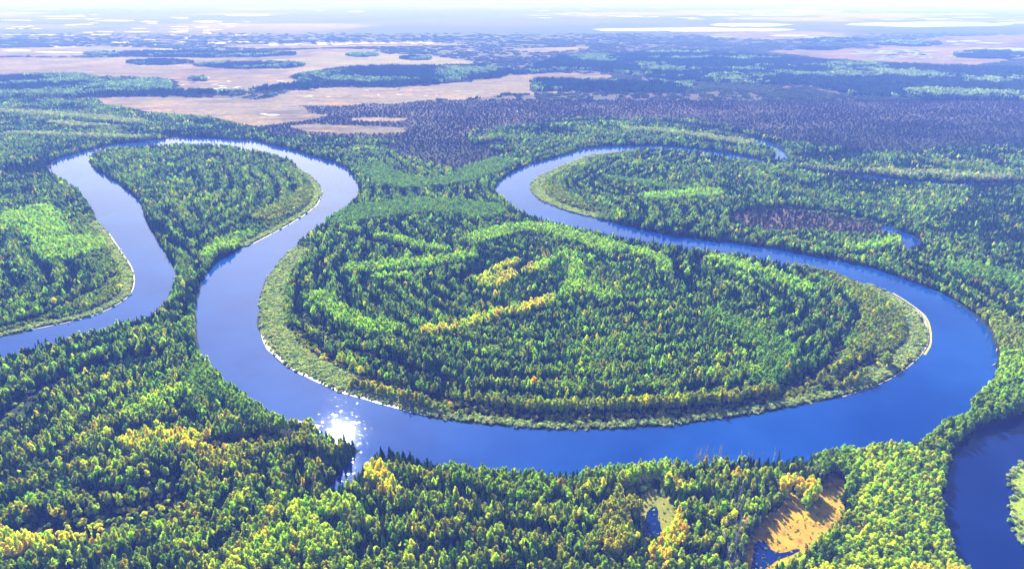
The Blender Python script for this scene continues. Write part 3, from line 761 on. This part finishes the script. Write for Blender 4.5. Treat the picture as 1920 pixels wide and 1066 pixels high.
def place(kindname, i):
    tr, cr = PROTO[kindname][var[i]]
    root = bpy.data.objects.new(TREENAME[kindname], None); COL.objects.link(root)
    root.empty_display_size = 1
    root.location = (X[i], Y[i], 0); root.rotation_euler = (0, 0, rot[i]); root.scale = scale[i]
    for nm, me in (('trunk', tr), ('crown', cr)):
        o = bpy.data.objects.new(nm, me); COL.objects.link(o); o.parent = root
        o['tint'] = [float(q) for q in C[i]]
    return root
chosen = np.zeros(len(X), bool)
first = {}
for kn, kid in (('spruce', 0), ('birch', 1), ('willow', 2)):
    cand = np.nonzero((kind == kid) & visible)[0]
    dist = np.sqrt(X[cand]**2+Y[cand]**2+H*H)
    size = scale[cand, 2]*(17 if kid < 2 else 3)*Y[cand]/dist/dist*np.where((px[cand] > 4) & (px[cand] < 1916) & (py[cand] < 1062), 1, .55)
    order = cand[np.argsort(-size)][:300]
    for i in order:
        r_ = place(kn, i); chosen[i] = True
        first.setdefault((kn, int(var[i])), i)
        w = where(i)
        hw = 'tall ' if hs[i] > 1.12 else ('small ' if hs[i] < .85 else '')
        sh = 'narrow ' if ws[i] < .88 else ('broad ' if ws[i] > 1.14 else '')
        if kn == 'spruce': lab = '%s%s%s spruce %s' % (hw, sh, COLW[tint[i]], w); cat = 'spruce'
        elif kn == 'birch': lab = '%s%s%s birch %s' % (hw, sh, COLW[tint[i]], w); cat = 'birch'
        else:
            zone = 'on the near rim of the big peninsula' if (px[i] > 470 and py[i] < 830) else w
            lab = '%s%sgrey-green willow bush %s' % (hw, sh, zone); cat = 'shrub'
        tag(r_, lab, cat, {'spruce': 'spruces of the near forest', 'birch': 'birches of the near forest', 'willow': 'willow bushes along the shore'}[kn])

# ------------------------------------------------------------------ the rest of the forest, instanced (nobody could count it)
def gn_scatter(name, pts, attrs, protos, label, mats):
    me = mesh(name, pts, [], mats, attrs=attrs)
    o = obj(name, me); tag(o, label=label, kind='stuff')
    ng = bpy.data.node_groups.new(name, 'GeometryNodeTree')
    ng.interface.new_socket('Geometry', in_out='INPUT', socket_type='NodeSocketGeometry')
    ng.interface.new_socket('Geometry', in_out='OUTPUT', socket_type='NodeSocketGeometry')
    nn = ng.nodes.new; ln = ng.links.new
    gi = nn('NodeGroupInput'); go = nn('NodeGroupOutput')
    ins = []
    for pr in protos:
        jn = nn('GeometryNodeJoinGeometry')
        for ob in pr:
            oi = nn('GeometryNodeObjectInfo'); oi.transform_space = 'ORIGINAL'; oi.inputs['Object'].default_value = ob
            ln(oi.outputs['Geometry'], jn.inputs[0])
        g2 = nn('GeometryNodeGeometryToInstance'); ln(jn.outputs[0], g2.inputs[0]); ins.append(g2.outputs[0])
    ja = nn('GeometryNodeJoinGeometry')
    for q in reversed(ins): ln(q, ja.inputs[0])
    ip = nn('GeometryNodeInstanceOnPoints'); ln(gi.outputs[0], ip.inputs['Points']); ln(ja.outputs[0], ip.inputs['Instance'])
    ip.inputs['Pick Instance'].default_value = True
    def na(nm, typ):
        a_ = nn('GeometryNodeInputNamedAttribute'); a_.data_type = typ; a_.inputs[0].default_value = nm; return a_.outputs[0]
    ln(na('variant', 'INT'), ip.inputs['Instance Index'])
    ln(na('turn', 'FLOAT_VECTOR'), ip.inputs['Rotation'])
    ln(na('size', 'FLOAT_VECTOR'), ip.inputs['Scale'])
    ln(ip.outputs[0], go.inputs[0])
    md = o.modifiers.new('scatter', 'NODES'); md.node_group = ng
    return o
roots = {}
for o in list(COL.objects):
    if o.parent is not None and o.type == 'MESH' and o.name.split('.')[0] in ('trunk', 'crown'):
        roots.setdefault(o.data.name, o)
for kn, kid, nm, lab in (('spruce', 0, 'spruce_forest', 'dense dark spruce forest covering the land between the river bends'),
                         ('birch', 1, 'birch_forest', 'green and yellow birches filling the forest between the spruces'),
                         ('willow', 2, 'willow_thicket', 'pale grey-green willow thicket lining the inner river banks')):
    k = np.nonzero((kind == kid) & ~chosen)[0]
    protos = [(roots[t.name], roots[c_.name]) for t, c_ in PROTO[kn]]
    z = np.zeros(len(k))
    gn_scatter(nm, np.stack([X[k], Y[k], z], 1), {'tint': ('FLOAT_VECTOR', C[k]), 'variant': ('INT', var[k]),
               'turn': ('FLOAT_VECTOR', np.stack([z, z, rot[k]], 1)), 'size': ('FLOAT_VECTOR', scale[k])}, protos, lab, [M_NEEDLE, M_LEAF])
print('TREES', [(n_, int((kind == i).sum())) for i, n_ in enumerate(NAMES)])

# ------------------------------------------------------------------ far woods: stands of many small crowns, 2.3 to 9 km away
def stand_mesh_data(seed, n, ext, hh, rad, spruce):
    R = random.Random(seed); V = []; T = []; Sh = []
    for k in range(n):
        x = R.uniform(-ext, ext); y = R.uniform(-ext, ext); h = hh*R.uniform(.75, 1.2); r = rad*R.uniform(.8, 1.2)
        b = len(V); sh = R.uniform(.1, 1)
        if spruce:
            V += [(x, y, h)]; Sh += [sh]
            for z, q in ((h*.45, 1.), (h*.1, .7)):
                for j in range(5):
                    a = 1.2566*j+R.uniform(-.3, .3); V.append((x+r*q*R.uniform(.7,1.2)*math.cos(a), y+r*q*R.uniform(.7,1.2)*math.sin(a), z)); Sh.append(sh*.7)
            for j in range(5):
                T.append((b, b+1+j, b+1+(j+1) % 5)); T.append((b+1+j, b+6+j, b+6+(j+1) % 5, b+1+(j+1) % 5))
        else:
            for z, q in ((h, .25), (h*.85, .85), (h*.55, 1.05), (h*.25, .6)):
                for j in range(5):
                    a = 1.2566*j+R.uniform(-.3, .3); V.append((x+r*q*R.uniform(.8,1.2)*math.cos(a), y+r*q*R.uniform(.8,1.2)*math.sin(a), z+R.uniform(-.6,.6))); Sh.append(sh)
            T.append(tuple(b+j for j in range(5)))
            for i in range(3):
                for j in range(5): T.append((b+i*5+j, b+i*5+(j+1) % 5, b+i*5+5+(j+1) % 5, b+i*5+5+j))
    return V, T, Sh
parts = [lattice(2290, 4200, 21), lattice(4200, 7200, 34)]
FX = np.concatenate([q[0] for q in parts]); FY = np.concatenate([q[1] for q in parts]); FS = np.concatenate([q[2] for q in parts])
fpx, fpy = pix(FX, FY)
inb = np.zeros(len(FX), bool); inw = inb.copy(); ins_ = inb.copy(); wetf = inb.copy()
for P in BOGS: inb |= inside(FX, FY, P)
for P in WOODS: inw |= inside(FX, FY, P)
for P in SCRUB: ins_ |= inside(FX, FY, P)
for P in WATERS+[OLD_CHANNEL]: wetf |= inside(FX, FY, P)
for i, q in enumerate(LAKES):
    if q[1] > 40: wetf |= inside(FX, FY, lens(*q, seed=i))
dense = [trace(p) for p in [[(-300,146),(0,146),(70,143),(140,142),(190,149),(300,152),(322,158),(318,172),(480,175),(330,180),(180,182),(0,186),(-300,186)],
  [(960,140),(1050,108),(1300,95),(1500,112),(1700,124),(1860,128),(2300,125),(2300,200),(1800,192),(1600,180),(1520,160),(1400,160),(1250,150),(1100,132)],
  [(-300,203),(200,205),(480,236),(560,262),(-300,300)],[(1000,150),(1300,158),(1280,175),(1000,172)]]]
ind = inw.copy()
for P in dense: ind |= inside(FX, FY, P)
fn = vnoise(FX, FY, 330, 200, 3); fr = rs.rand(len(FX))
ok = ~wetf & ((ind & (fr < .95)) | (~inb & ~ind & (fr < np.where(fn > .55, .8, .28))))
ok |= inw & ~wetf
ok &= rs.rand(len(FX)) < np.clip((7300-FY)/2200, 0.0, 1)
low = ~ind
FX, FY, FS, fn, fr, low, fpx, fpy, inw = [q[ok] for q in (FX, FY, FS, fn, fr, low, fpx, fpy, inw)]
V = []; T = []; Sh = []; PRI = []
for k, (n, ext, hh, rad, spr) in enumerate([(16, 11, 16, 2.6, True), (14, 11, 14, 3.0, False), (16, 11, 16, 2.7, True), (12, 12, 13, 2.8, True)]):
    v, t, s = stand_mesh_data(300+k, n, ext, hh, rad, spr); b = len(V)
    V += v; T += [tuple(i+b for i in q) for q in t]; Sh += s; PRI += [k+1]*len(v)
nb = len(V); nf = len(FX)
fv = np.where(vnoise(FX, FY, 220, 220, 2)+.25*(rs.rand(nf)-.5) > .60, 1, rs.choice([0, 2, 3], nf))
fs = FS/21.0
zs = np.where(low, .42, 1.0)*rs.uniform(.85, 1.15, nf)*np.where(fs > 2, 1.2, 1)
ft = np.where((fv == 1)[:, None], TINT[PALE]*.55+TINT[GREEN]*.35, TINT[DARK]*.7+TINT[PINE]*.3)*rs.normal(1, .2, (nf, 1)).clip(.5, 1.6)
ft = np.where(low[:, None], TINT[PINE]*.8+np.array((.03,.0,.012)), ft)
Vall = np.vstack([np.array(V), np.stack([FX, FY, np.zeros(nf)], 1)])
zb = np.zeros((nb, 3))
at_ = {'shade': ('FLOAT', np.concatenate([Sh, np.zeros(nf)])), 'pri': ('INT', np.concatenate([PRI, np.zeros(nf)])),
       'tint': ('FLOAT_VECTOR', np.vstack([zb+.05, ft])), 'variant': ('INT', np.concatenate([np.zeros(nb), fv])),
       'turn': ('FLOAT_VECTOR', np.vstack([zb, np.stack([np.zeros(nf), np.zeros(nf), rs.uniform(0, 6.28, nf)], 1)])),
       'size': ('FLOAT_VECTOR', np.vstack([zb+1, np.stack([fs, fs, zs], 1)]))}
me = mesh('far_woods', Vall, T, [M_NEEDLE], attrs=at_)
fo = obj('far_woods', me); tag(fo, label='hazy blue-green woods stretching across the plain beyond the river', kind='stuff')
ng = bpy.data.node_groups.new('far_woods', 'GeometryNodeTree')
ng.interface.new_socket('Geometry', in_out='INPUT', socket_type='NodeSocketGeometry')
ng.interface.new_socket('Geometry', in_out='OUTPUT', socket_type='NodeSocketGeometry')
nn = ng.nodes.new; ln = ng.links.new
gi = nn('NodeGroupInput'); go = nn('NodeGroupOutput')
def na(nm, typ):
    a_ = nn('GeometryNodeInputNamedAttribute'); a_.data_type = typ; a_.inputs[0].default_value = nm; return a_.outputs[0]
def sep(k):
    cmp_ = nn('FunctionNodeCompare'); cmp_.data_type = 'INT'; cmp_.operation = 'EQUAL'
    ln(na('pri', 'INT'), cmp_.inputs[2]); cmp_.inputs[3].default_value = k
    s_ = nn('GeometryNodeSeparateGeometry'); s_.domain = 'POINT'; ln(gi.outputs[0], s_.inputs[0]); ln(cmp_.outputs[0], s_.inputs[1]); return s_.outputs[0]
ja = nn('GeometryNodeJoinGeometry')
gs = []
for k in (1, 2, 3, 4):
    g2 = nn('GeometryNodeGeometryToInstance')
    ra = nn('GeometryNodeRemoveAttribute'); ra.inputs[1].default_value = 'tint'
    ln(sep(k), ra.inputs[0]); ln(ra.outputs[0], g2.inputs[0]); gs.append(g2.outputs[0])
for q in reversed(gs): ln(q, ja.inputs[0])
ip = nn('GeometryNodeInstanceOnPoints'); ln(sep(0), ip.inputs['Points']); ln(ja.outputs[0], ip.inputs['Instance']); ip.inputs['Pick Instance'].default_value = True
ln(na('variant', 'INT'), ip.inputs['Instance Index']); ln(na('turn', 'FLOAT_VECTOR'), ip.inputs['Rotation']); ln(na('size', 'FLOAT_VECTOR'), ip.inputs['Scale'])
ln(ip.outputs[0], go.inputs[0])
fo.modifiers.new('scatter', 'NODES').node_group = ng
print('STANDS', nf)

# ------------------------------------------------------------------ dead trees and drift logs
def snag_mesh(seed, h):
    R = random.Random(seed)
    V, T = tube([(0, 0, -.3), (R.uniform(-.3,.3), R.uniform(-.3,.3), h*.5), (R.uniform(-.5,.5), R.uniform(-.5,.5), h)], (.22, .15, .05))
    b = []; bt = []; limbs(R, h, 30, b, bt, .25, 2.2, .09)
    return mesh('trunk', V, T, [M_GREYWOOD]), mesh('branches', b, bt, [M_GREYWOOD])
SN = [snag_mesh(400+k, 14+k) for k in range(3)]
def snag(x, y, s, label, group):
    r_ = bpy.data.objects.new('dead_tree', None); COL.objects.link(r_); r_.location = (x, y, 0)
    r_.rotation_euler = (rr.uniform(-.06, .06), rr.uniform(-.06, .06), rr.uniform(0, 6.28)); r_.scale = (s, s, s)
    a, b = SN[rr.randrange(3)]
    for nm, me in (('trunk', a), ('branches', b)):
        o = bpy.data.objects.new(nm, me); COL.objects.link(o); o.parent = r_
    tag(r_, label, 'dead tree', group)
for k in range(64):
    t = rr.random()
    x0 = rr.gauss(1395-28*t, 12); y0 = 935+150*t+rr.gauss(0, 10)
    x, y = at(x0, y0)
    snag(float(x), float(y), rr.uniform(.7, 1.1), 'bare grey dead tree in the %s part of the stand left of the orange bog' % ('upper', 'middle', 'lower')[min(2, int(t*3))], 'bare grey trees left of the orange bog')
for k in range(16):
    x0 = rr.gauss(1525, 12); y0 = rr.uniform(872, 905); x, y = at(x0, y0)
    snag(float(x), float(y), rr.uniform(.6, .95), 'bare grey dead tree behind the top of the orange bog', 'bare grey trees behind the orange bog')
for k in range(14):
    x0 = rr.uniform(1290, 1475); x, y = at(x0, 868+rr.uniform(0, 12)); 
    snag(float(x), float(y), rr.uniform(.9, 1.2), 'thin dead tree standing on the near river bank', 'dead trees on the near river bank')
for k in range(70):
    x0 = rr.uniform(1400, 1660); y0 = rr.uniform(402, 440); x, y = at(x0, y0)
    if inside(np.array([float(x)]), np.array([float(y)]), MARSH)[0]:
        snag(float(x), float(y), rr.uniform(.45, .8), 'grey dead tree on the brown marsh inside the oxbow', 'dead trees on the brown marsh')
def log_mesh(seed, L):
    R = random.Random(seed); V, T = tube([(0, 0, 0), (.2, .1, L*.5), (.1, -.2, L)], (.38, .30, .12), 7)
    limbs(R, L, 6, V, T, .5, 2.4, .12); 
    for k in range(5):                      # root plate
        a = 1.2566*k; b = len(V)
        V += [(.2*math.cos(a), .2*math.sin(a), .1), (.2*math.cos(a+1), .2*math.sin(a+1), .1), (.95*math.cos(a+.4), .95*math.sin(a+.4), -.25)]; T.append((b, b+1, b+2))
    return mesh('drift_log', V, T, [M_LOG])
LOGS = [((1869,655), 12, 2.5, 'long pale fallen log reaching into the river from the outer bank'), ((1866,683), 11, 2.9, 'orange-brown fallen tree lying across the outer bank'),
        ((1842,733), 9, 2.8, 'short reddish log at the wooded tip of the outer bank'), ((1800,575), 8, 2.6, 'thin log below the dark outer bank'),
        ((331,520), 9, 3.0, 'pale log at the water edge of the narrow neck'), ((1832,600), 6, 2.2, 'small bleached log on the outer bank sand')]
for i, ((x0, y0), L, ang, lab) in enumerate(LOGS):
    x, y = at(x0, y0); o = obj('drift_log', log_mesh(500+i, L*.6)); o.location = (float(x), float(y), .75)
    o.rotation_euler = (math.pi/2*.97, 0, (-.7, -1.0, -.5, -1.3, -.6, -.9)[i]); tag(o, lab, 'log', 'drift logs on the banks')

# ------------------------------------------------------------------ haze: one closed box of even air
hb = 230000.0
z0, z1 = -1.0, 304.0
V = [(x, y, z) for z in (z0, z1) for x, y in ((-hb, -hb), (hb, -hb), (hb, hb), (-hb, hb))]
hz = obj('haze', mesh('haze', V, [(3, 2, 1, 0), (4, 5, 6, 7), (0, 1, 5, 4), (1, 2, 6, 5), (2, 3, 7, 6), (3, 0, 4, 7)], []))
m = N('haze_air'); pv = m.n('ShaderNodeVolumePrincipled')
pv.inputs['Color'].default_value = (.14, .24, 1.0, 1)
pv.inputs['Absorption Color'].default_value = (.96, .96, .96, 1)
pv.inputs['Density'].default_value = 1/3800
pv.inputs['Anisotropy'].default_value = -.2
m.l(pv.outputs[0], m.out.inputs['Volume'])
hz.data.materials.append(m.m)
tag(hz, label='blue haze thickening towards the horizon', kind='stuff')
